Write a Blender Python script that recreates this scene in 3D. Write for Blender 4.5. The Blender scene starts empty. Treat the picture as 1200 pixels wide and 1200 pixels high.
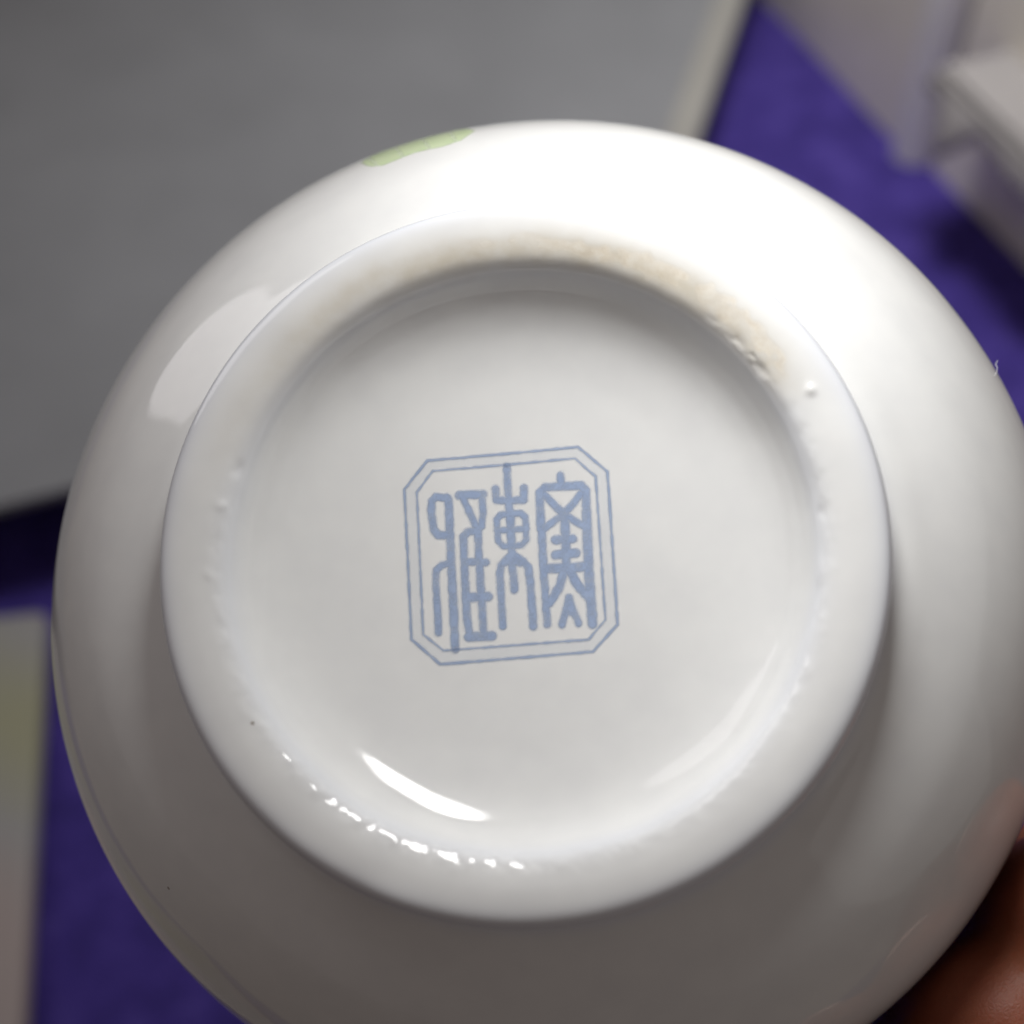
import bpy, bmesh, math, random
import numpy as np
from mathutils import Vector, Matrix

random.seed(4)
R = math.radians
SC = bpy.context.scene
COL = SC.collection

# ------------------------------------------------------------------ camera
H = 0.36                       # height of the lens over the table
PITCH = R(50)                  # looking down
cam_d = bpy.data.cameras.new('camera')
cam = bpy.data.objects.new('camera', cam_d)
COL.objects.link(cam)
cam.location = (0, 0, H)
cam.rotation_euler = (R(90) - PITCH, 0, 0)
cam_d.sensor_width = 36
cam_d.lens = 54
cam_d.clip_start = 0.005
cam_d.clip_end = 50
cam_d.dof.use_dof = True
cam_d.dof.focus_distance = 0.137
cam_d.dof.aperture_fstop = 17.0
SC.camera = cam
FPX = 1800.0                   # focal length in pixels of the 1200 px photograph
RIGHT = Vector((1, 0, 0))
UP = Vector((0, math.sin(PITCH), math.cos(PITCH)))
BACK = Vector((0, -math.cos(PITCH), math.sin(PITCH)))
CAM = Vector((0, 0, H))


def cw(x, y, d):
    """camera space (right, up, distance) -> world"""
    return CAM + RIGHT * x + UP * y - BACK * d


def at(px, py, z=0.0):
    """point of the level z seen at a pixel of the photograph"""
    d = RIGHT * ((px - 600) / FPX) + UP * ((600 - py) / FPX) - BACK
    t = (z - H) / d.z
    return CAM + d * t


# ------------------------------------------------------------------ light
world = bpy.data.worlds.new('World')
SC.world = world
world.use_nodes = True
wb = world.node_tree.nodes['Background']
wb.inputs[0].default_value = (1.0, 0.83, 0.77, 1)
wb.inputs[1].default_value = 0.108
SC.view_settings.view_transform = 'Standard'
SC.view_settings.look = 'None'
SC.view_settings.exposure = 0
SC.view_settings.gamma = 1


def area(name, loc, target, power, sx, sy, col, spread=180):
    l = bpy.data.lights.new(name, 'AREA')
    l.shape = 'ELLIPSE'
    l.size = sx
    l.size_y = sy
    l.energy = power
    l.color = col
    l.spread = R(spread)
    o = bpy.data.objects.new(name, l)
    COL.objects.link(o)
    o.location = loc
    o.rotation_euler = (Vector(target) - Vector(loc)).to_track_quat('-Z', 'Y').to_euler()
    return o


FOOT = cw(4.9e-3 * 126 / 1800, -40.9e-3 * 126 / 1800, 0.126)   # centre of the foot ring
KEY = FOOT + RIGHT * .007 + UP * .092 + BACK * .042
key = area('desk_lamp_light', KEY, FOOT, .070, .032, .066, (1.0, 0.99, 0.97), 125)
kz = (KEY - (FOOT + RIGHT * .036 + UP * .020)).normalized()      # lamp shade tilted towards the right side
kx = (RIGHT - kz * RIGHT.dot(kz)).normalized()
ky = kz.cross(kx)
key.matrix_world = Matrix(((kx.x, ky.x, kz.x, KEY.x), (kx.y, ky.y, kz.y, KEY.y), (kx.z, ky.z, kz.z, KEY.z), (0, 0, 0, 1)))
area('room_light', (.06, .41, .58), (.10, .46, 0), .62, .16, .12, (1.0, 0.98, 0.96), 95)
area('side_fill_light', cw(.62, -.05, -.05), FOOT, .42, 1.0, .9, (1.0, .98, .94))  # added fill from the right to lift the dark lower wall, no real source
WIN = cw(-0.31, 0.30, 0.09)
area('window_light', WIN, FOOT, 0.32, 0.17, 0.42, (1.0, 0.96, 0.97))


# ------------------------------------------------------------------ materials
def mat(name, col=(.5, .5, .5), rough=.5, **kw):
    m = bpy.data.materials.new(name)
    m.use_nodes = True
    p = m.node_tree.nodes['Principled BSDF']
    p.inputs['Base Color'].default_value = (*col, 1)
    p.inputs['Roughness'].default_value = rough
    for k, v in kw.items():
        p.inputs[k.replace('_', ' ')].default_value = v
    return m


class NT:
    def __init__(s, m):
        s.t = m.node_tree
        s.p = s.t.nodes['Principled BSDF']

    def n(s, typ, **kw):
        n = s.t.nodes.new(typ)
        for k, v in kw.items():
            if k.startswith('i_'):
                n.inputs[int(k[2:])].default_value = v
            else:
                setattr(n, k, v)
        return n

    def l(s, a, b):
        s.t.links.new(a, b)

    def noise(s, scale, detail=3, rough=.5):
        tc = s.n('ShaderNodeTexCoord')
        n = s.n('ShaderNodeTexNoise')
        n.inputs['Scale'].default_value = scale
        n.inputs['Detail'].default_value = detail
        n.inputs['Roughness'].default_value = rough
        s.l(tc.outputs['Object'], n.inputs['Vector'])
        return n

    def ramp(s, src, stops):
        r = s.n('ShaderNodeValToRGB')
        e = r.color_ramp.elements
        while len(e) < len(stops):
            e.new(.5)
        for q, (pos, c) in zip(e, stops):
            q.position = pos
            q.color = (*c, 1) if len(c) == 3 else c
        s.l(src, r.inputs[0])
        return r

    def bump(s, src, strength, dist):
        b = s.n('ShaderNodeBump')
        b.inputs['Strength'].default_value = strength
        b.inputs['Distance'].default_value = dist
        s.l(src, b.inputs['Height'])
        s.l(b.outputs[0], s.p.inputs['Normal'])
        return b


def porcelain_mat():
    m = mat('porcelain', (.80, .80, .775), .07, IOR=1.5)
    k = NT(m)
    # a faint unevenness of the glaze, tiny iron specks, and bare fired clay where the foot was wiped
    n1 = k.noise(260, 2)
    base = k.ramp(n1.outputs['Fac'], [(.3, (.775, .785, .785)), (.7, (.81, .82, .815))])
    tc = k.n('ShaderNodeTexCoord')
    v = k.n('ShaderNodeTexVoronoi')
    v.inputs['Scale'].default_value = 330
    k.l(tc.outputs['Object'], v.inputs['Vector'])
    wn = k.n('ShaderNodeTexWhiteNoise')
    k.l(v.outputs['Position'], wn.inputs['Vector'])
    rare = k.n('ShaderNodeMath', operation='GREATER_THAN', i_1=.985)
    k.l(wn.outputs['Value'], rare.inputs[0])
    near = k.n('ShaderNodeMath', operation='LESS_THAN', i_1=.055)
    k.l(v.outputs['Distance'], near.inputs[0])
    sp = k.n('ShaderNodeMath', operation='MULTIPLY')
    k.l(rare.outputs[0], sp.inputs[0])
    k.l(near.outputs[0], sp.inputs[1])
    spk = k.n('ShaderNodeMath', operation='MULTIPLY', i_1=.7)
    k.l(sp.outputs[0], spk.inputs[0])
    mx = k.n('ShaderNodeMix', data_type='RGBA')
    k.l(spk.outputs[0], mx.inputs[0])
    k.l(base.outputs[0], mx.inputs[6])
    mx.inputs[7].default_value = (.22, .17, .13, 1)
    at_b = k.n('ShaderNodeAttribute', attribute_name='bare')
    at_g = k.n('ShaderNodeAttribute', attribute_name='pool')
    mg = k.n('ShaderNodeMix', data_type='RGBA')       # bluish pooled glaze in the hollows
    k.l(at_g.outputs['Fac'], mg.inputs[0])
    k.l(mx.outputs[2], mg.inputs[6])
    mg.inputs[7].default_value = (.70, .73, .80, 1)
    n2 = k.noise(900, 5, .65)
    clay = k.ramp(n2.outputs['Fac'], [(.3, (.56, .49, .38)), (.5, (.69, .63, .52)), (.7, (.78, .75, .67))])
    mb = k.n('ShaderNodeMix', data_type='RGBA')
    k.l(at_b.outputs['Fac'], mb.inputs[0])
    at_s = k.n('ShaderNodeAttribute', attribute_name='stain_shade')
    ns = k.noise(420, 4, .6)
    sm_ = k.n('ShaderNodeMath', operation='MULTIPLY')
    k.l(at_s.outputs['Fac'], sm_.inputs[0])
    k.l(k.ramp(ns.outputs['Fac'], [(.3, (.45, .45, .45)), (.7, (.85, .85, .85))]).outputs[0], sm_.inputs[1])
    ms = k.n('ShaderNodeMix', data_type='RGBA')
    k.l(sm_.outputs[0], ms.inputs[0])
    k.l(mg.outputs[2], ms.inputs[6])
    ms.inputs[7].default_value = (.56, .50, .375, 1)
    k.l(ms.outputs[2], mb.inputs[6])
    k.l(clay.outputs[0], mb.inputs[7])
    k.l(mb.outputs[2], k.p.inputs['Base Color'])
    rr = k.n('ShaderNodeMapRange')
    rr.inputs[3].default_value = .07
    rr.inputs[4].default_value = .75
    k.l(at_b.outputs['Fac'], rr.inputs[0])
    k.l(rr.outputs[0], k.p.inputs['Roughness'])
    nb = k.noise(120, 2)
    k.bump(nb.outputs['Fac'], .06, .0006)
    return m


def print_mat(name, c0, c1, scale, attr='ink'):
    m = mat(name, c0, .08, IOR=1.5)
    k = NT(m)
    n = k.noise(scale, 3)
    r = k.ramp(n.outputs['Fac'], [(.32, c0), (.68, c1)])
    k.l(r.outputs[0], k.p.inputs['Base Color'])
    a = k.n('ShaderNodeAttribute', attribute_name=attr)
    k.l(a.outputs['Fac'], k.p.inputs['Alpha'])
    return m


M_POR = porcelain_mat()
M_INK = print_mat('blue_print', (.34, .435, .635), (.39, .485, .675), 900)
M_BAND = print_mat('pale_blue_print', (.58, .67, .80), (.62, .70, .82), 700)
M_LEAF = print_mat('green_enamel', (.63, .77, .47), (.70, .81, .54), 500)


def felt_mat():
    m = mat('purple_felt', (.06, .035, .22), .95)
    k = NT(m)
    n1 = k.noise(70, 6, .75)
    r = k.ramp(n1.outputs['Fac'], [(.3, (.036, .027, .165)), (.52, (.062, .042, .265)), (.72, (.11, .08, .38))])
    n2 = k.noise(900, 3, .7)
    mx = k.n('ShaderNodeMix', data_type='RGBA', blend_type='MULTIPLY')
    mx.inputs[0].default_value = .6
    r2 = k.ramp(n2.outputs['Fac'], [(.3, (.6, .6, .6)), (.7, (1.25, 1.25, 1.25))])
    k.l(r.outputs[0], mx.inputs[6])
    k.l(r2.outputs[0], mx.inputs[7])
    k.l(mx.outputs[2], k.p.inputs['Base Color'])
    k.p.inputs['Sheen Weight'].default_value = .25
    k.p.inputs['Sheen Roughness'].default_value = .5
    k.p.inputs['Sheen Tint'].default_value = (.45, .3, .9, 1)
    k.p.inputs['Specular IOR Level'].default_value = .1
    k.bump(n2.outputs['Fac'], .6, .0015)
    return m


def mottled(name, c, rough, var=.06, scale=25, bump=.05, **kw):
    m = mat(name, c, rough, **kw)
    k = NT(m)
    n = k.noise(scale, 4)
    lo = tuple(x * (1 - var) for x in c)
    hi = tuple(min(1, x * (1 + var)) for x in c)
    r = k.ramp(n.outputs['Fac'], [(.3, lo), (.7, hi)])
    k.l(r.outputs[0], k.p.inputs['Base Color'])
    n2 = k.noise(scale * 20, 2)
    k.bump(n2.outputs['Fac'], bump, .0005)
    return m


M_FELT = felt_mat()
M_TABLE = mottled('table_top', (.42, .40, .37), .5)
M_BOARD = mottled('grey_card', (.222, .23, .246), .55)
M_BOARD2 = mottled('grey_card_edge', (.30, .295, .275), .6)
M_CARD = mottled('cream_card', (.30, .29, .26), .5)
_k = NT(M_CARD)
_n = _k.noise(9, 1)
_k.l(_k.ramp(_n.outputs['Fac'], [(.36, (.30, .30, .20)), (.5, (.29, .29, .29)), (.64, (.33, .28, .27))]).outputs[0], _k.p.inputs['Base Color'])  # olive, grey and pinkish tints painted in for reflections on the block
M_CAB = mottled('cabinet_plastic', (.80, .765, .69), .35)
M_RIB = mottled('cabinet_corner_plastic', (.80, .79, .80), .3)
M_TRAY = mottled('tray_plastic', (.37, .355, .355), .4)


def skin_mat():
    m = mat('skin', (.52, .23, .15), .5)
    k = NT(m)
    n = k.noise(120, 4)
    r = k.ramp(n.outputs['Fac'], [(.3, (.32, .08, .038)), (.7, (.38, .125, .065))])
    k.l(r.outputs[0], k.p.inputs['Base Color'])
    k.p.inputs['Subsurface Weight'].default_value = .35
    k.p.inputs['Subsurface Radius'].default_value = (1, .3, .15)
    k.p.inputs['Subsurface Scale'].default_value = .004
    tc = k.n('ShaderNodeTexCoord')
    v = k.n('ShaderNodeTexVoronoi', feature='DISTANCE_TO_EDGE')
    v.inputs['Scale'].default_value = 2200
    k.l(tc.outputs['Object'], v.inputs['Vector'])
    k.bump(v.outputs['Distance'], .12, .0005)
    return m


M_SKIN = skin_mat()
M_NAIL = mat('nail', (.62, .36, .29), .25)


# ------------------------------------------------------------------ object helpers
def put(o, parent=None):
    COL.objects.link(o)
    if parent:
        o.parent = parent
    return o


def tag(o, label=None, cat=None, group=None, kind=None):
    for k, v in (('label', label), ('category', cat), ('group', group), ('kind', kind)):
        if v:
            o[k] = v
    return o


def empty(name, mw=None):
    o = bpy.data.objects.new(name, None)
    o.empty_display_size = .01
    COL.objects.link(o)
    if mw is not None:
        o.matrix_world = mw
    return o


def mesh_obj(name, V, F, m, parent=None, smooth=True, normals=None, attrs=None):
    me = bpy.data.meshes.new(name)
    me.from_pydata([tuple(v) for v in V], [], [tuple(f) for f in F])
    me.materials.append(m)
    if normals is not None:                    # winding follows the given normals
        q = me.polygons[len(me.polygons) // 2]
        nn = np.mean([normals[i] for i in q.vertices], axis=0)
        if q.normal.dot(Vector(nn)) < 0:
            me.flip_normals()
    if smooth:
        me.polygons.foreach_set('use_smooth', [True] * len(me.polygons))
    for k, a in (attrs or {}).items():
        at_ = me.attributes.new(k, 'FLOAT', 'POINT')
        at_.data.foreach_set('value', np.asarray(a, np.float32).ravel())
    me.update()
    if normals is not None:
        me.normals_split_custom_set_from_vertices([tuple(n) for n in normals])
    return put(bpy.data.objects.new(name, me), parent)


def bm_obj(name, bm, m, parent=None, smooth=False, bevel=0, seg=3):
    bmesh.ops.recalc_face_normals(bm, faces=bm.faces)
    me = bpy.data.meshes.new(name)
    bm.to_mesh(me)
    bm.free()
    me.materials.append(m)
    o = put(bpy.data.objects.new(name, me), parent)
    if bevel:
        b = o.modifiers.new('bevel', 'BEVEL')
        b.width = bevel
        b.segments = seg
        b.limit_method = 'ANGLE'
    if smooth or bevel:
        me.polygons.foreach_set('use_smooth', [True] * len(me.polygons))
    if bevel:
        w = o.modifiers.new('wn', 'WEIGHTED_NORMAL')
        w.keep_sharp = True
    return o


def prism(pts, z0, z1):
    bm = bmesh.new()
    a = [bm.verts.new((p[0], p[1], z0)) for p in pts]
    b = [bm.verts.new((p[0], p[1], z1)) for p in pts]
    bm.faces.new(a[::-1])
    bm.faces.new(b)
    for i in range(len(pts)):
        j = (i + 1) % len(pts)
        bm.faces.new((a[i], a[j], b[j], b[i]))
    return bm


def vnoise(u, v, pu, pv, seed):
    """smooth periodic value noise on the integer lattice (pu x pv)"""
    g = np.random.default_rng(seed).random((pv, pu))
    iu = np.floor(u).astype(int)
    iv = np.floor(v).astype(int)
    fu = u - iu
    fv = v - iv
    fu = fu * fu * (3 - 2 * fu)
    fv = fv * fv * (3 - 2 * fv)
    a = g[iv % pv, iu % pu]
    b = g[iv % pv, (iu + 1) % pu]
    c = g[(iv + 1) % pv, iu % pu]
    d = g[(iv + 1) % pv, (iu + 1) % pu]
    return (a * (1 - fu) + b * fu) * (1 - fv) + (c * (1 - fu) + d * fu) * fv


# ------------------------------------------------------------------ the setting: table
bm = prism([(-.9, -.5), (.9, -.5), (.9, 1.3), (-.9, 1.3)], -.03, -.0015)
t = bm_obj('table', bm, M_TABLE, bevel=.004)
tag(t, kind='structure')

# purple felt laid on the table; its far corner and right edge are in view
fa = at(884, -14)
fb = at(1200, 318)
fdir = (fb - fa).normalized()                # along the right edge, towards the viewer
fin = Vector((-fdir.y, fdir.x, 0))
if fin.x > 0:
    fin = -fin                               # points to the left, into the felt
fl_far = Vector((-.99, .12, 0)).normalized()
NU, NV = 110, 110
V = []
for j in range(NV + 1):
    for i in range(NU + 1):
        a = i / NU * .62
        b = j / NV * .75
        p = fa + fl_far * a + fdir * b
        wob = .0012 * math.sin(b * 95) * (1 if i == 0 else 0) + .0007 * math.sin(b * 260 + 1) * (1 if i == 0 else 0)
        p = p - fin * wob
        z = .0022 + .0006 * math.sin(a * 30 + b * 17) + .0005 * math.sin(b * 41 - a * 12)
        V.append((p.x, p.y, z))
F = []
for j in range(NV):
    for i in range(NU):
        q = j * (NU + 1) + i
        F.append((q, q + 1, q + NU + 2, q + NU + 1))
felt = mesh_obj('felt_cloth', V, F, M_FELT)
so = felt.modifiers.new('thick', 'SOLIDIFY')
so.thickness = .003
so.offset = 0
tag(felt, 'deep purple felt cloth spread flat behind the white bowl', 'cloth')

# grey flat lid upper left: a panel that overhangs a smaller box body
ZB = .038
c0 = at(738, 403, ZB)
b0 = at(0, 592, ZB)
r0 = at(873, 0, ZB)
ub = (b0 - c0).normalized()
ur = (r0 - c0).normalized()
pA = c0
pB = c0 + ub * .42
pC = c0 + ur * .42
pD = pB + (pC - c0) * .95
lid = empty('grey_box', Matrix.Translation((c0 + ub * .15 + ur * .15) * 1.0 - Vector((0, 0, ZB))))
off = lid.location
poly = [Vector(p) - off for p in (pA, pB, pD, pC)]
cen = sum(poly, Vector()) / 4
bm_obj('top_panel', prism(poly, ZB - .004, ZB), M_BOARD, lid, bevel=.001)
inner = [cen + (p - cen) * .84 for p in poly]
bm_obj('box_body', prism(inner, .0052, ZB - .0042), M_BOARD, lid, bevel=.002)
# pale rim strip along the right edge of the panel
w = Vector((ur.y, -ur.x, 0))
if w.dot(ub) < 0:
    w = -w
s0 = pA - off + ur * .001
s1 = pC - off
bm_obj('edge_strip', prism([s0 + w * .0006, s0 + w * .011, s1 + w * .011, s1 + w * .0006], ZB + .0002, ZB + .0009), M_BOARD2, lid, bevel=.0004)
tag(lid, 'flat dull grey box lid lying on purple felt at upper left', 'box')

# cream card block at the lower left
ZC = .014
k0 = at(55, 712, ZC)
k1 = at(28, 1200, ZC)
kd = (k1 - k0).normalized()
kl = (at(-60, 724, ZC) - k0).normalized()
card = empty('cream_block', Matrix.Translation((k0 + kd * .05 + kl * .03) - Vector((0, 0, ZC))))
off = card.location
pts = [p - off for p in (k0, k0 + kl * .12, k0 + kl * .12 + kd * .24, k0 + kd * .24)]
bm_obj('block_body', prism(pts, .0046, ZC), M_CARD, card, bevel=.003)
tag(card, 'blurred cream slab on purple felt at the lower left edge', 'slab')

# plastic cabinet behind the right edge of the felt, with a corner post and a projecting tray
base = at(1040, 190)
e = fdir
mIn = -fin                                   # into the cabinet
cab = empty('plastic_cabinet', Matrix.Translation(base))
fo = .006
bm_obj('far_panel', prism([e * -.45 + mIn * fo, e * -.006 + mIn * fo, e * -.006 + mIn * .25, e * -.45 + mIn * .25], -.0012, .30), M_CAB, cab, bevel=.003)
bm_obj('near_panel', prism([e * .012 + mIn * (fo + .004), e * .5 + mIn * (fo + .004), e * .5 + mIn * .25, e * .012 + mIn * .25], -.0012, .30), M_CAB, cab, bevel=.003)
pp = []
for i in range(24):
    a = 2 * math.pi * i / 24
    pp.append(e * (.003 + .0085 * math.cos(a)) + mIn * (fo + .003 + .0085 * math.sin(a)))
bm_obj('corner_post', prism(pp, -.0012, .30), M_RIB, cab, bevel=.001, smooth=True)
tag(cab, 'pale plastic cabinet with rounded corner post beyond the felt edge', 'cabinet')

# tray: rectangular ledge with a rounded lip and hanging tabs
ZT = .068
tc0 = at(1098, 78, ZT)
tray = empty('white_tray', Matrix.Translation(tc0))
ta, tb = e, mIn
depth_ = .07
tp = [Vector((0, 0, 0)), ta * .068, ta * .068 + tb * depth_, tb * depth_]
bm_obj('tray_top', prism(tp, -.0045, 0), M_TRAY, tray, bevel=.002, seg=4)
# lip roll under the front edge, and wavy hanging edge
lip = bmesh.new()
N = 80
rows = []
for i in range(N + 1):
    a = .001 + .066 * i / N
    drop = .0015 + .0135 * math.exp(-((a - .020) / .0062) ** 2) + .0035 * math.exp(-((a - .052) / .012) ** 2) + .004 * (.5 + .5 * math.sin(a * 150))* (a > .06)
    rows.append([lip.verts.new(ta * a + tb * (-.0022) + Vector((0, 0, -.0012))),
                 lip.verts.new(ta * a + tb * (-.0036 - drop * .35) + Vector((0, 0, -.0045 - drop * .7))),
                 lip.verts.new(ta * a + tb * (-.0024 - drop * .35) + Vector((0, 0, -.0050 - drop))),
                 lip.verts.new(ta * a + tb * (.0022) + Vector((0, 0, -.0055 - drop * .8))),
                 lip.verts.new(ta * a + tb * (.0048) + Vector((0, 0, -.0055)))])
for i in range(N):
    for q in range(4):
        lip.faces.new((rows[i][q], rows[i + 1][q], rows[i + 1][q + 1], rows[i][q + 1]))
lip.faces.new(rows[0])
lip.faces.new(rows[-1][::-1])
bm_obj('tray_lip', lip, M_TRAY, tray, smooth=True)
pts = []
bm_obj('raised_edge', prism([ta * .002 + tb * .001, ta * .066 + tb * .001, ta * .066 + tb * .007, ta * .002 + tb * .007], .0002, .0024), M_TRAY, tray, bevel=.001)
tag(tray, 'white plastic tray with drooping scalloped lip projecting from pale cabinet', 'tray')


# ------------------------------------------------------------------ the bowl
def spline(P, n):
    P = np.array(P, float)
    out = []
    for i in range(len(P) - 1):
        p0 = P[max(i - 1, 0)]
        p1 = P[i]
        p2 = P[i + 1]
        p3 = P[min(i + 2, len(P) - 1)]
        t_ = np.linspace(0, 1, n, endpoint=False)[:, None]
        out.append(.5 * ((2 * p1) + (-p0 + p2) * t_ + (2 * p0 - 5 * p1 + 4 * p2 - p3) * t_ ** 2 + (-p0 + 3 * p1 - 3 * p2 + p3) * t_ ** 3))
    out.append(P[-1:])
    return np.vstack(out)


TX, TY = -.0999, .1991
nb = Vector((TX, TY, math.sqrt(1 - TX * TX - TY * TY)))     # bowl axis in camera space
xb = (Vector((1, 0, 0)) - nb * nb.x).normalized()
yb = nb.cross(xb)


def c2w(v):
    return RIGHT * v.x + UP * v.y + BACK * v.z


BX, BY, BN = c2w(xb), c2w(yb), c2w(nb)
BM = Matrix(((BX.x, BY.x, BN.x, FOOT.x), (BX.y, BY.y, BN.y, FOOT.y), (BX.z, BY.z, BN.z, FOOT.z), (0, 0, 0, 1)))
BMI = BM.inverted()
FOOT2 = cw(4.9 / 1800 * .126, -40.9 / 1800 * .126, .126)
BM.translation = FOOT2
BMI = BM.inverted()
bowl = empty('bowl', BM)
tag(bowl, 'white glazed porcelain bowl held bottom up, blue seal mark inside its foot ring', 'bowl')

# profile in millimetres (radius, height); height 0 is the lip of the foot
P_BASE = [(0.001, -7.0), (4, -6.98), (8, -6.9), (11.5, -6.76), (14.5, -6.54), (17.2, -6.22)]
P_FOOT = [(17.2, -6.22), (20.1, -5.6), (22.0, -4.75), (23.2, -3.7), (24.0, -2.5), (24.65, -1.35), (25.5, -.55), (27.1, -.1), (28.7, 0), (29.7, -.2), (30.25, -.75), (30.5, -1.7), (30.35, -3.6), (30.4, -5.6)]
P_WALL = [(30.4, -5.6), (31.6, -6.1), (34, -7.2), (40, -11), (45.5, -17), (49.5, -25), (51.3, -34), (51, -44), (49.6, -54), (48.9, -57.5),
          (48.2, -58.2), (47.4, -57.5), (47.7, -52), (48.8, -43), (48.9, -34), (47.2, -26), (43.2, -18.5), (37.5, -12.8), (30, -9.9), (15, -8.6), (0.001, -8.3)]
NA = 720
prof_w = spline(P_WALL, 12)
ph = np.arange(NA) * 2 * np.pi / NA


def lathe(prof):
    r = prof[:, 0][:, None]
    z = prof[:, 1][:, None] + 0 * ph[None]
    return r * np.cos(ph)[None], r * np.sin(ph)[None], z


def grid_normals(X, Y, Z):
    P = np.stack([X, Y, Z], -1)
    da = np.roll(P, -1, 1) - np.roll(P, 1, 1)
    dr = np.gradient(P, axis=0)
    n = np.cross(dr, da)
    n /= np.linalg.norm(n, axis=-1, keepdims=True) + 1e-12
    return n


def grid_faces(nr):
    F = []
    for i in range(nr - 1):
        for j in range(NA):
            k = (j + 1) % NA
            F.append((i * NA + j, (i + 1) * NA + j, (i + 1) * NA + k, i * NA + k))
    return F


# --- base and foot share one surface, split where the floor meets the ring
prof = spline(P_BASE[:-1] + P_FOOT, 9)
nbp = 9 * (len(P_BASE) - 1)
X, Y, Z = lathe(prof)
nrm2 = np.gradient(prof, axis=0)
nrm2 = np.stack([-nrm2[:, 1], nrm2[:, 0]], 1)
nrm2 /= np.linalg.norm(nrm2, axis=1, keepdims=True)
arc = np.concatenate([[0], np.cumsum(np.linalg.norm(np.diff(prof, axis=0), axis=1))])
U = ph[None] + 0 * arc[:, None]
A = arc[:, None] + 0 * ph[None]
rr_ = prof[:, 0][:, None] + 0 * ph[None]
zz_ = prof[:, 1][:, None] + 0 * ph[None]


def pn(nu, sv, seed):
    return vnoise(U / (2 * np.pi) * nu, A * sv + 7, nu, 512, seed) - .5


def bumpf(x, c, w_):
    return np.exp(-((x - c) / w_) ** 2)


ak = lambda k: arc[nbp + 9 * k]              # arc length at control point k of the foot profile
deg = np.degrees(U)
onring = np.clip((rr_ - 21) / 2, 0, 1) * np.clip((30.4 - rr_) / .5, 0, 1)
disp = onring * (.16 * pn(17, .12, 1) + .09 * pn(43, .3, 2))     # slow waviness of the hand-finished ring
inner_edge = bumpf(A, ak(6) - .1, .8)                           # little lumps of glaze where the lip turns inwards
lumps = pn(150, .9, 3)
disp += inner_edge * (.12 * lumps + .07 * pn(310, 1.6, 4)) * (1 - .85 * np.clip((deg - 20) / 10, 0, 1) * np.clip((175 - deg) / 20, 0, 1)) * (.45 + .8 * (pn(9, .1, 14) + .5))
mid = ak(6) + .7
# stain: buff tint of the wiped clay plus painted shade on the top lip; bare: ragged chips in it
azs = np.clip((deg - 26) / 10, 0, 1) * np.clip((172 - deg) / 60, 0, 1)
stain_shade = azs * bumpf(A, mid - .1, 1.7) * np.clip(.8 + .7 * pn(30, .5, 11), 0, 1)
azw = np.clip((deg - 31) / 4, 0, 1) * np.clip((112 - deg) / 45, 0, 1)
rag = 1.3 * pn(90, .8, 5) + .9 * pn(230, 1.8, 6)
band = np.clip((.75 - np.abs(A - mid - .3 + 1.0 * pn(24, .2, 9)) + rag) / .8, 0, 1)
bare = azw * band * np.clip(.8 + 1.0 * pn(70, .9, 7), .1, 1) * (rr_ < 29.7)
bare = np.clip(bare, 0, 1)
disp -= bare * (.008 + .018 * (pn(260, 2.2, 8) + .5))
azc = np.clip((deg - 31) / 4, 0, 1) * np.clip((52 - deg) / 8, 0, 1)
disp -= azc * bumpf(A, mid - 1.1, .55) * np.clip(pn(100, 1.2, 10) * 1.6 + .9 * pn(260, 2.2, 12) + .2, 0, 1) * .22
for (dg, dA, wa, wA, h_) in ((27.5, 1.3, .8, .45, .20), (171, -.9, 1.3, .5, .10), (163, -1.4, 2.0, .5, -.12), (6, -1.2, 1.8, .5, -.12), (355, -1.5, 2.6, .6, .09), (184, -.2, 1.1, .4, .06), (325, -1.4, 7, .5, .10), (318, -2.2, 9, .6, -.08)):
    w2 = wa * (1 + 1.2 * pn(60, .9, int(abs(dg))))
    disp += h_ * np.exp(-(((deg - dg + 180) % 360 - 180) / w2) ** 2) * bumpf(A, mid + dA, wA)
n3r, n3z = nrm2[:, 0][:, None], nrm2[:, 1][:, None]
X = (rr_ + disp * n3r) * np.cos(U)
Y = (rr_ + disp * n3r) * np.sin(U)
Z = zz_ + disp * n3z
NRM = grid_normals(X, Y, Z)
flip = -1 if NRM[5, 0, 2] < 0 else 1
NRM = NRM * flip
pool = np.clip(bumpf(A, ak(10), 1.4) + .5 * bumpf(A, ak(5), 1.2) * (1 - stain_shade), 0, 1) * .8
V3 = np.stack([X, Y, Z], -1) * 1e-3


def part_rows(name, i0, i1, VV, NN, attrs, mirror=False):
    v = VV[i0:i1].reshape(-1, 3)
    n = NN[i0:i1].reshape(-1, 3)
    return mesh_obj(name, v, grid_faces(i1 - i0), M_POR, bowl, normals=n, attrs={k: a[i0:i1] for k, a in attrs.items()})


at_bf = {'bare': bare, 'pool': pool, 'stain_shade': stain_shade}
part_rows('base', 0, nbp + 1, V3, NRM, at_bf)
part_rows('foot_ring', nbp, len(prof), V3, NRM, at_bf)

Xw, Yw, Zw = lathe(prof_w)
NW = grid_normals(Xw, Yw, Zw)
NW *= 1 if NW[20, 0, 0] > 0 else -1
arcw = np.concatenate([[0], np.cumsum(np.linalg.norm(np.diff(prof_w, axis=0), axis=1))])
Aw = arcw[:, None] + 0 * ph[None]
V3w = np.stack([Xw, Yw, Zw], -1) * 1e-3
poolw = bumpf(Aw, 0, .9) * .9
part_rows('wall', 0, len(prof_w), V3w, NW, {'bare': 0 * Aw, 'pool': poolw, 'stain_shade': 0 * Aw})


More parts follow.
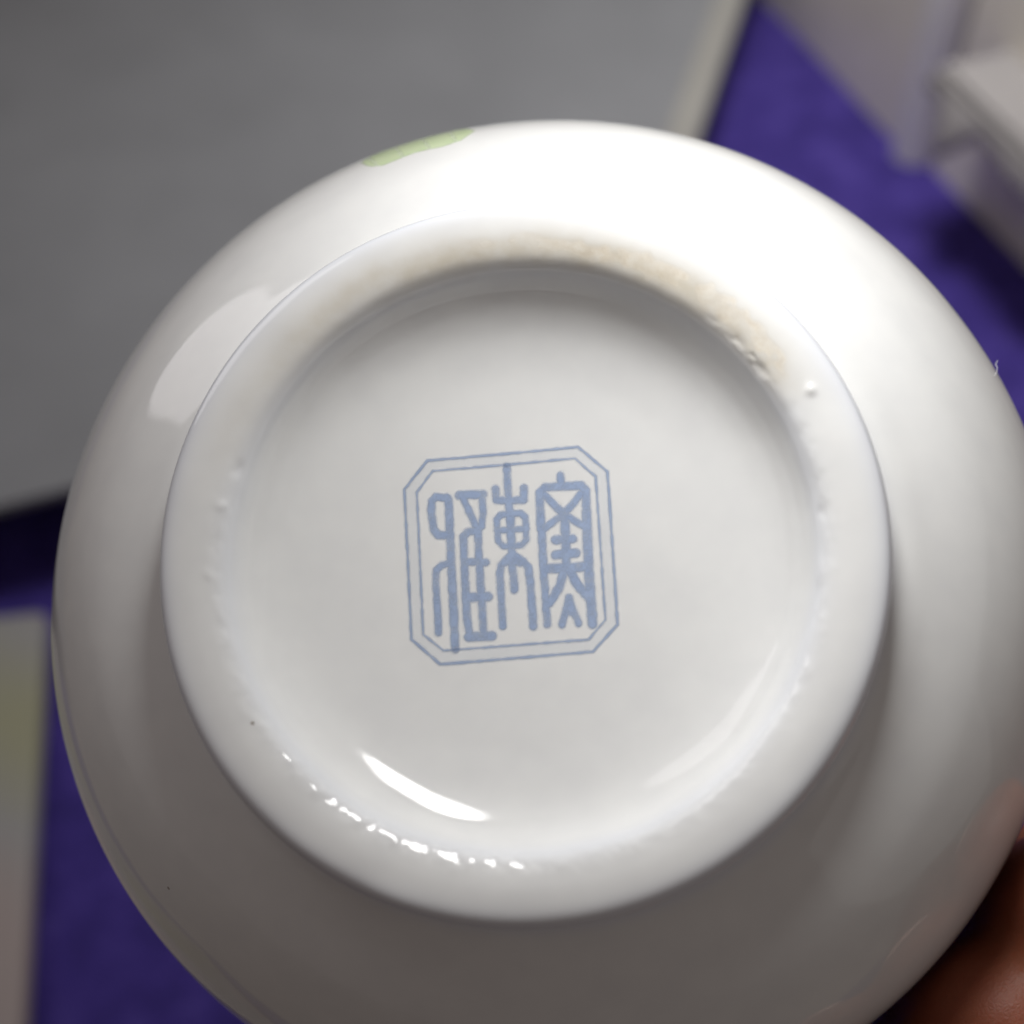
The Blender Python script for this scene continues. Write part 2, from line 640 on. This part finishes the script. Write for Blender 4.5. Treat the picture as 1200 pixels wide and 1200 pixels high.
def local_ray(px, py):
    d = RIGHT * ((px - 600) / FPX) + UP * ((600 - py) / FPX) - BACK
    o = BMI @ CAM
    d = BMI.to_3x3() @ d
    return np.array(o) * 1e3, np.array(d) * 1e3


def on_base(px, py, z=-6.93):
    o, d = local_ray(px, py)
    t_ = (z - o[2]) / d[2]
    p = o + d * t_
    return p[0], p[1]


def seg_dist(x, y, pts, closed=False):
    """distance from grid points to a polyline"""
    best = np.full(x.shape, 1e9)
    L = list(pts)
    if closed:
        L = L + [L[0]]
    for (x0, y0), (x1, y1) in zip(L[:-1], L[1:]):
        dx, dy = x1 - x0, y1 - y0
        q = dx * dx + dy * dy + 1e-12
        t_ = np.clip(((x - x0) * dx + (y - y0) * dy) / q, 0, 1)
        best = np.minimum(best, np.hypot(x - x0 - t_ * dx, y - y0 - t_ * dy))
    return best


def inside(x, y, pts):
    c = np.zeros(x.shape, bool)
    L = list(pts)
    for i in range(len(L)):
        (x0, y0), (x1, y1) = L[i], L[i - 1]
        m_ = ((y0 > y) != (y1 > y)) & (x < (x1 - x0) * (y - y0) / (y1 - y0 + 1e-12) + x0)
        c ^= m_
    return c


# --- the printed seal mark: strokes drawn in a 1200 x 1200 sheet (1 unit = 1/4 photograph pixel)
def S(x, y):
    return on_base(450 + x / 4, 500 + y / 4)


UNIT = math.hypot(S(700, 600)[0] - S(500, 600)[0], S(700, 600)[1] - S(500, 600)[1]) / 200     # mm per unit
FRAME_O = [(205, 162), (910, 97), (1048, 212), (1095, 928), (980, 1055), (265, 1115), (130, 998), (97, 297)]
FRAME_I = [(230, 210), (895, 150), (992, 235), (1038, 905), (960, 998), (280, 1050), (185, 975), (155, 310)]
G_LEFT = [   # left character: (points, stroke width)
    ([(300, 335), (245, 330), (226, 350), (222, 400), (232, 480), (255, 508), (305, 512)], 36),
    ([(292, 332), (303, 345), (308, 480), (318, 700), (335, 1042)], 38),
    ([(315, 640), (272, 648), (248, 672), (243, 710), (257, 968)], 32),
    ([(352, 322), (465, 316)], 40),
    ([(460, 320), (464, 400), (458, 465), (425, 490)], 32),
    ([(372, 335), (398, 395), (428, 462)], 32),
    ([(440, 486), (395, 492), (372, 515), (376, 640), (390, 900), (402, 985)], 36),
    ([(440, 490), (446, 640), (456, 800), (468, 985)], 36),
    ([(380, 632), (478, 636)], 36), ([(388, 802), (488, 797)], 44),
    ([(398, 985), (505, 980)], 44)]
G_MID = [
    ([(575, 188), (588, 400), (600, 640), (612, 765)], 36),
    ([(522, 292), (526, 343), (590, 347), (655, 342), (657, 288)], 36),
    ([(590, 408), (548, 412), (528, 435), (535, 535), (560, 560), (600, 562), (648, 553), (668, 530), (662, 425), (640, 405), (590, 408)], 30),
    ([(530, 486), (668, 478)], 30), ([(594, 400), (598, 560)], 38),
    ([(602, 590), (572, 625), (548, 650), (542, 690), (557, 935)], 34),
    ([(604, 600), (650, 628), (676, 660), (684, 710), (700, 935)], 36), ([(560, 640), (600, 625), (640, 640)], 34)]
G_RIGHT = [
    ([(828, 228), (830, 275)], 34),
    ([(735, 480), (730, 310), (755, 285), (835, 280), (925, 275), (945, 300), (955, 480)], 38),
    ([(735, 420), (748, 670), (766, 925)], 36), ([(948, 400), (960, 670), (978, 925)], 44),
    ([(752, 320), (840, 408), (942, 470)], 34), ([(922, 318), (845, 408), (750, 478)], 34),
    ([(846, 400), (852, 530), (856, 670)], 42), ([(805, 530), (885, 526)], 40), ([(806, 600), (898, 592)], 44),
    ([(755, 666), (855, 660), (945, 654)], 44),
    ([(845, 675), (822, 750), (772, 830)], 40), ([(870, 675), (905, 740), (972, 815)], 42),
    ([(866, 800), (850, 870), (834, 928)], 32), ([(866, 800), (885, 860), (912, 922)], 32), ([(864, 850), (880, 870)], 34)]


def base_z(r):
    return np.interp(r, prof[:, 0][:nbp + 1], prof[:, 1][:nbp + 1])


def base_patch(name, field, bounds, m, parent, lift, step=.075, only=.01):
    x0, x1, y0, y1 = bounds
    xs = np.arange(x0, x1 + step, step)
    ys = np.arange(y0, y1 + step, step)
    GX, GY = np.meshgrid(xs, ys)
    f = field(GX, GY)
    nx = len(xs)
    keep = f > only
    cell = keep[:-1, :-1] | keep[1:, :-1] | keep[:-1, 1:] | keep[1:, 1:]
    jj, ii = np.nonzero(cell)
    q = np.stack([jj * nx + ii, jj * nx + ii + 1, (jj + 1) * nx + ii + 1, (jj + 1) * nx + ii], 1)
    used, inv = np.unique(q, return_inverse=True)
    gx = GX.ravel()[used]
    gy = GY.ravel()[used]
    gr = np.hypot(gx, gy)
    z = base_z(gr) + lift
    sl = (base_z(gr + .2) - base_z(gr - .2)) / .4
    nn = np.stack([-sl * gx / (gr + 1e-9), -sl * gy / (gr + 1e-9), 1 + 0 * gr], 1)
    nn /= np.linalg.norm(nn, axis=1, keepdims=True)
    return mesh_obj(name, np.stack([gx, gy, z], 1) * 1e-3, inv.reshape(q.shape), m, parent, normals=nn, attrs={'ink': f.ravel()[used]})


def soft(d, half, blur):
    q = np.clip((half + blur - d) / (2 * blur), 0, 1)
    return q * q * (3 - 2 * q)


wob_ = lambda x, y: .035 * (vnoise(x * 2.1 + 400, y * 2.1 + 400, 997, 997, 31) - .5) * 2


def stroke_field(strokes, blur=.19, strength=.90):
    data = [([S(*p) for p in pts], w_ * UNIT / 2) for pts, w_ in strokes]

    def f(x, y):
        o = np.zeros(x.shape)
        for pts, h_ in data:
            o = np.maximum(o, soft(seg_dist(x, y, pts) + wob_(x, y), h_, blur))
        return o * strength * np.clip(.94 + .5 * (vnoise(x * 1.7 + 300, y * 1.7 + 300, 997, 997, 41) - .5) + .3 * (vnoise(x * 7 + 300, y * 7 + 300, 997, 997, 42) - .5), 0, 1.08)
    return f


def bounds_of(ptlists, pad=.6):
    a = np.array([S(*p) for l in ptlists for p in l])
    return a[:, 0].min() - pad, a[:, 0].max() + pad, a[:, 1].min() - pad, a[:, 1].max() + pad


fo_ = [S(*p) for p in FRAME_O]
fi_ = [S(*p) for p in FRAME_I]


def frame_field(x, y):
    a = soft(seg_dist(x, y, fo_, True) + wob_(x, y), 11 * UNIT / 2, .15)
    b = soft(seg_dist(x, y, fi_, True) + wob_(x, y), 9 * UNIT / 2, .15)
    return np.maximum(a, b) * .85


def band_field(x, y):
    do = np.where(inside(x, y, fo_), seg_dist(x, y, fo_, True), -1)
    di = np.where(inside(x, y, fi_), -1, seg_dist(x, y, fi_, True))
    return np.clip(np.minimum(do, di) / .15, 0, 1) * .1


sheet = base_patch('seal_mark', band_field, bounds_of([FRAME_O]), M_BAND, bowl, .012, step=.12)
base_patch('seal_frame', frame_field, bounds_of([FRAME_O]), M_INK, sheet, .020)
for g in (G_LEFT, G_MID, G_RIGHT):
    base_patch('seal_character', stroke_field(g), bounds_of([p for p, _ in g]), M_INK, sheet, .020)


# --- green enamel leaf on the wall near the upper outline
def wall_hit(px, py):
    o, d = local_ray(px, py)
    n_out = 12 * 9
    ts = np.linspace(90, 190, 4001) * 1e-3
    p = o[None] + d[None] * ts[:, None]
    r = np.hypot(p[:, 0], p[:, 1])
    zr = prof_w[:12 * 6 + 1]
    R_at = np.interp(-p[:, 2], -zr[:, 1], zr[:, 0])
    hit = np.nonzero((r < R_at) & (p[:, 2] < -6))[0]
    if len(hit) == 0:
        return None
    q = p[hit[0]]
    return math.degrees(math.atan2(q[1], q[0])), float(np.interp(-q[2], -zr[:, 1], arcw[:12 * 6 + 1]))


low = [(423, 191), (430, 194.5), (437, 195.5), (449, 194), (465, 187.5), (487, 179), (519, 172), (540, 165), (550, 158), (556, 154)]
cand = [wall_hit(*p) for p in low]
cand = [c for c in cand if c]
WC = arcw[12 * 6]
leaf_poly = [(a * math.pi / 180 * 50, s) for a, s in cand]
top_s = max(s for _, s in leaf_poly) + 9
xm = [p[0] for p in leaf_poly]
leaf_poly = leaf_poly + [(min(xm) + .3 * (max(xm) - min(xm)) - 1, top_s), (min(xm) + .6 * (max(xm) - min(xm)) + 1, top_s + 1)]
if leaf_poly[0][0] < leaf_poly[len(cand) - 1][0]:
    leaf_poly[-2:] = leaf_poly[-2:][::-1]
lx0, lx1 = min(p[0] for p in leaf_poly) - 1.5, max(p[0] for p in leaf_poly) + 1.5
ls0, ls1 = min(p[1] for p in leaf_poly) - 1.0, max(p[1] for p in leaf_poly) + 1.0


def wall_patch(name, field, m, parent, lift=.02, step=.12):
    xs = np.arange(lx0, lx1, step)
    ss = np.arange(ls0, ls1, step)
    GX, GS = np.meshgrid(xs, ss)
    f = field(GX, GS)
    nx = len(xs)
    keep = f > .01
    cell = keep[:-1, :-1] | keep[1:, :-1] | keep[:-1, 1:] | keep[1:, 1:]
    jj, ii = np.nonzero(cell)
    q = np.stack([jj * nx + ii, jj * nx + ii + 1, (jj + 1) * nx + ii + 1, (jj + 1) * nx + ii], 1)
    used, inv = np.unique(q, return_inverse=True)
    a = GX.ravel()[used] / 50
    s = GS.ravel()[used]
    tt = 12 * 9
    r = np.interp(s, arcw[:tt], prof_w[:tt, 0])
    z = np.interp(s, arcw[:tt], prof_w[:tt, 1])
    dr = (np.interp(s + .3, arcw[:tt], prof_w[:tt, 0]) - np.interp(s - .3, arcw[:tt], prof_w[:tt, 0])) / .6
    dz = (np.interp(s + .3, arcw[:tt], prof_w[:tt, 1]) - np.interp(s - .3, arcw[:tt], prof_w[:tt, 1])) / .6
    nr, nz = -dz, dr
    q_ = np.hypot(nr, nz)
    nr, nz = nr / q_, nz / q_
    r = r + lift * nr
    z = z + lift * nz
    VV = np.stack([r * np.cos(a), r * np.sin(a), z], 1) * 1e-3
    NN = np.stack([nr * np.cos(a), nr * np.sin(a), nz], 1)
    return mesh_obj(name, VV, inv.reshape(q.shape), m, parent, normals=NN, attrs={'ink': f.ravel()[used]})


def leaf_field(x, s):
    d = seg_dist(x, s, leaf_poly, True)
    ins = inside(x, s, leaf_poly)
    f = np.where(ins, np.clip(.45 + d / .3, 0, 1), np.clip(.45 - d / .3, 0, 1))
    x0, x1 = min(xm), max(xm)
    vein = np.ones(x.shape)
    for k_ in range(4):                       # pale veins left unpainted
        xa = x0 + (x1 - x0) * (.14 + .24 * k_)
        vd = seg_dist(x, s, [(xa, ls0), (xa + 2.2, ls1)])
        vein = np.minimum(vein, np.clip((vd - .06) / .2, .6, 1))
    return f * vein * .9


wall_patch('leaf_motif', leaf_field, M_LEAF, bowl)

# a stray lint fibre stuck to the right outline of the bowl
wh = wall_hit(1166, 440)
if wh:
    a0 = wh[0] * math.pi / 180
    s0_ = wh[1]
    r_ = np.interp(s0_, arcw[:100], prof_w[:100, 0])
    z_ = np.interp(s0_, arcw[:100], prof_w[:100, 1])
    cu = bpy.data.curves.new('lint_fibre', 'CURVE')
    cu.dimensions = '3D'
    cu.bevel_depth = .000025
    spn = cu.splines.new('POLY')
    fp = [(r_ - .02, a0, z_), (r_ + .25, a0 + .004, z_ + .2), (r_ + .5, a0 + .012, z_ + .25), (r_ + .55, a0 + .02, z_ + .05), (r_ + .9, a0 + .024, z_ + .1)]
    spn.points.add(len(fp) - 1)
    for q, (rr, aa, zz) in zip(spn.points, fp):
        q.co = (rr * math.cos(aa) * 1e-3, rr * math.sin(aa) * 1e-3, zz * 1e-3, 1)
    lo = bpy.data.objects.new('lint_fibre', cu)
    COL.objects.link(lo)
    cu.materials.append(mat('lint', (.8, .8, .82), .8))
    dg = bpy.context.evaluated_depsgraph_get()
    dg.update()
    me = bpy.data.meshes.new_from_object(lo.evaluated_get(dg))
    bpy.data.objects.remove(lo)
    lo = put(bpy.data.objects.new('lint_fibre', me))
    lo.matrix_world = BM
    tag(lo, 'tiny pale lint fibre stuck on the right outline of the bowl', 'lint')


# ------------------------------------------------------------------ the hand
def BL(phi, rho, s):
    """bowl cylinder coordinates (degrees, mm, mm) -> bowl local metres"""
    a = R(phi)
    return Vector((rho * math.cos(a), rho * math.sin(a), s)) * 1e-3


def capsule(bm, a, b, ra, rb, seg=18):
    """tapered limb segment with round ends"""
    ax = (b - a)
    L = ax.length
    q = ax.to_track_quat('Z', 'Y').to_matrix()
    rows = []
    for k in range(6):
        t_ = -math.pi / 2 + (math.pi / 2) * k / 5
        rows.append((a, ra * math.cos(t_), ra * math.sin(t_)))
    for k in range(1, 6):
        f = k / 6
        rows.append((a, ra + (rb - ra) * f, L * f))
    for k in range(6):
        t_ = (math.pi / 2) * k / 5
        rows.append((a, rb * math.cos(t_), L + rb * math.sin(t_)))
    ring = []
    for (o, r, h_) in rows:
        ring.append([bm.verts.new(o + q @ Vector((max(r, 1e-5) * math.cos(2 * math.pi * i / seg), max(r, 1e-5) * math.sin(2 * math.pi * i / seg), h_))) for i in range(seg)])
    for u, v in zip(ring[:-1], ring[1:]):
        for i in range(seg):
            j = (i + 1) % seg
            bm.faces.new((u[i], u[j], v[j], v[i]))
    bm.faces.new(ring[0][::-1])
    bm.faces.new(ring[-1])


hand = empty('hand', BM @ Matrix.Translation(BL(-48, 95, -120)))
HI = hand.matrix_world.inverted() @ BM
bm = bmesh.new()
fing = [(-29.5, 61.6, 9.9, 0), (-43.5, 61.6, 9.9, -5), (-58, 61.0, 9.4, -5), (-72, 59.8, 8.0, 1)]
nails = []
knuckles = []
for phi, rho, rad, ds in fing:
    rad_m = rad * 1e-3
    mphi = -48 + (phi + 48) * .92
    tip = BL(phi, rho - .8, -30 + ds)
    dip = BL(phi - 4, rho - .5, -50 + ds)
    pip = BL(phi - 11, rho - .5, -72 + ds)
    mcp = BL(mphi - 13, rho + 5, -108)
    T, D, P_, Mc = (HI @ p for p in (tip, dip, pip, mcp))
    capsule(bm, T, D, rad_m * .90, rad_m * 1.0)
    capsule(bm, D, P_, rad_m * .98, rad_m * 1.12)
    capsule(bm, P_, Mc, rad_m * 1.08, rad_m * 1.32)
    knuckles.append(Mc)
    nails.append((BL(phi, rho - .8 + rad * .80, -31.5 + ds), BL(phi, rho + 20, -33 + ds), BL(phi, rho + 3.5, -50 + ds), rad_m))
wr = HI @ BL(-64, 98, -172)
wr2 = HI @ BL(-56, 102, -168)
for k_, Mc in enumerate(knuckles):
    capsule(bm, Mc, wr.lerp(wr2, k_ / 3), .0105, .015)
capsule(bm, knuckles[0], knuckles[3], .0105, .0098)
capsule(bm, knuckles[0].lerp(wr, .5), knuckles[3].lerp(wr, .5), .013, .014)
# thumb reaches over the rim into the bowl
th = [HI @ BL(*p) for p in ((-50, 94, -150), (-28, 66, -120), (-22, 45, -95), (-21, 39.5, -62), (-20, 38.8, -50))]
for (a, b, ra, rb) in ((0, 1, .016, .0135), (1, 2, .0130, .0100), (2, 3, .0100, .0092), (3, 4, .0090, .0082)):
    capsule(bm, th[a], th[b], ra, rb)
# forearm leaves to the right, level above the table
dirw = hand.matrix_world.inverted().to_3x3() @ Vector((.82, -.52, .20)).normalized()
capsule(bm, wr.lerp(wr2, .5), wr.lerp(wr2, .5) + dirw * .05, .022, .024)
capsule(bm, wr.lerp(wr2, .5) + dirw * .05, wr.lerp(wr2, .5) + dirw * .22, .024, .034)
me = bpy.data.meshes.new('hand_raw')
bm.to_mesh(me)
bm.free()
tmp = bpy.data.objects.new('hand_raw', me)
COL.objects.link(tmp)
rm = tmp.modifiers.new('r', 'REMESH')
rm.mode = 'VOXEL'
rm.voxel_size = .0014
sm = tmp.modifiers.new('s', 'SMOOTH')
sm.iterations = 7
sm.factor = .5
dg = bpy.context.evaluated_depsgraph_get()
dg.update()
hm = bpy.data.meshes.new_from_object(tmp.evaluated_get(dg))
bpy.data.objects.remove(tmp)
hm.materials.clear()
hm.materials.append(M_SKIN)
hm.polygons.foreach_set('use_smooth', [True] * len(hm.polygons))
put(bpy.data.objects.new('body', hm), hand)


def nail(c, outp, root, rad):
    c, outp, root = HI @ c, HI @ outp, HI @ root
    up_ = (outp - c).normalized()
    fw = (c - root)
    fw = (fw - up_ * fw.dot(up_)).normalized()
    sd = up_.cross(fw)
    bm = bmesh.new()
    bmesh.ops.create_uvsphere(bm, u_segments=18, v_segments=10, radius=1)
    for v in bm.verts:
        x, y, z = v.co
        v.co = c + sd * (x * rad * .68) + fw * (y * rad * .85) + up_ * (z * rad * .10 - .35 * rad * (x * .7) ** 2)
    bm_obj('fingernail', bm, M_NAIL, hand, smooth=True)


for n_ in nails:
    nail(*n_)
nail(BL(-20, 38.8 - 6.6, -49), BL(-20, 10, -49), BL(-21, 39.5, -62), .0082)
tag(hand, 'bare hand in shadow gripping the bowl from the lower right', 'hand')
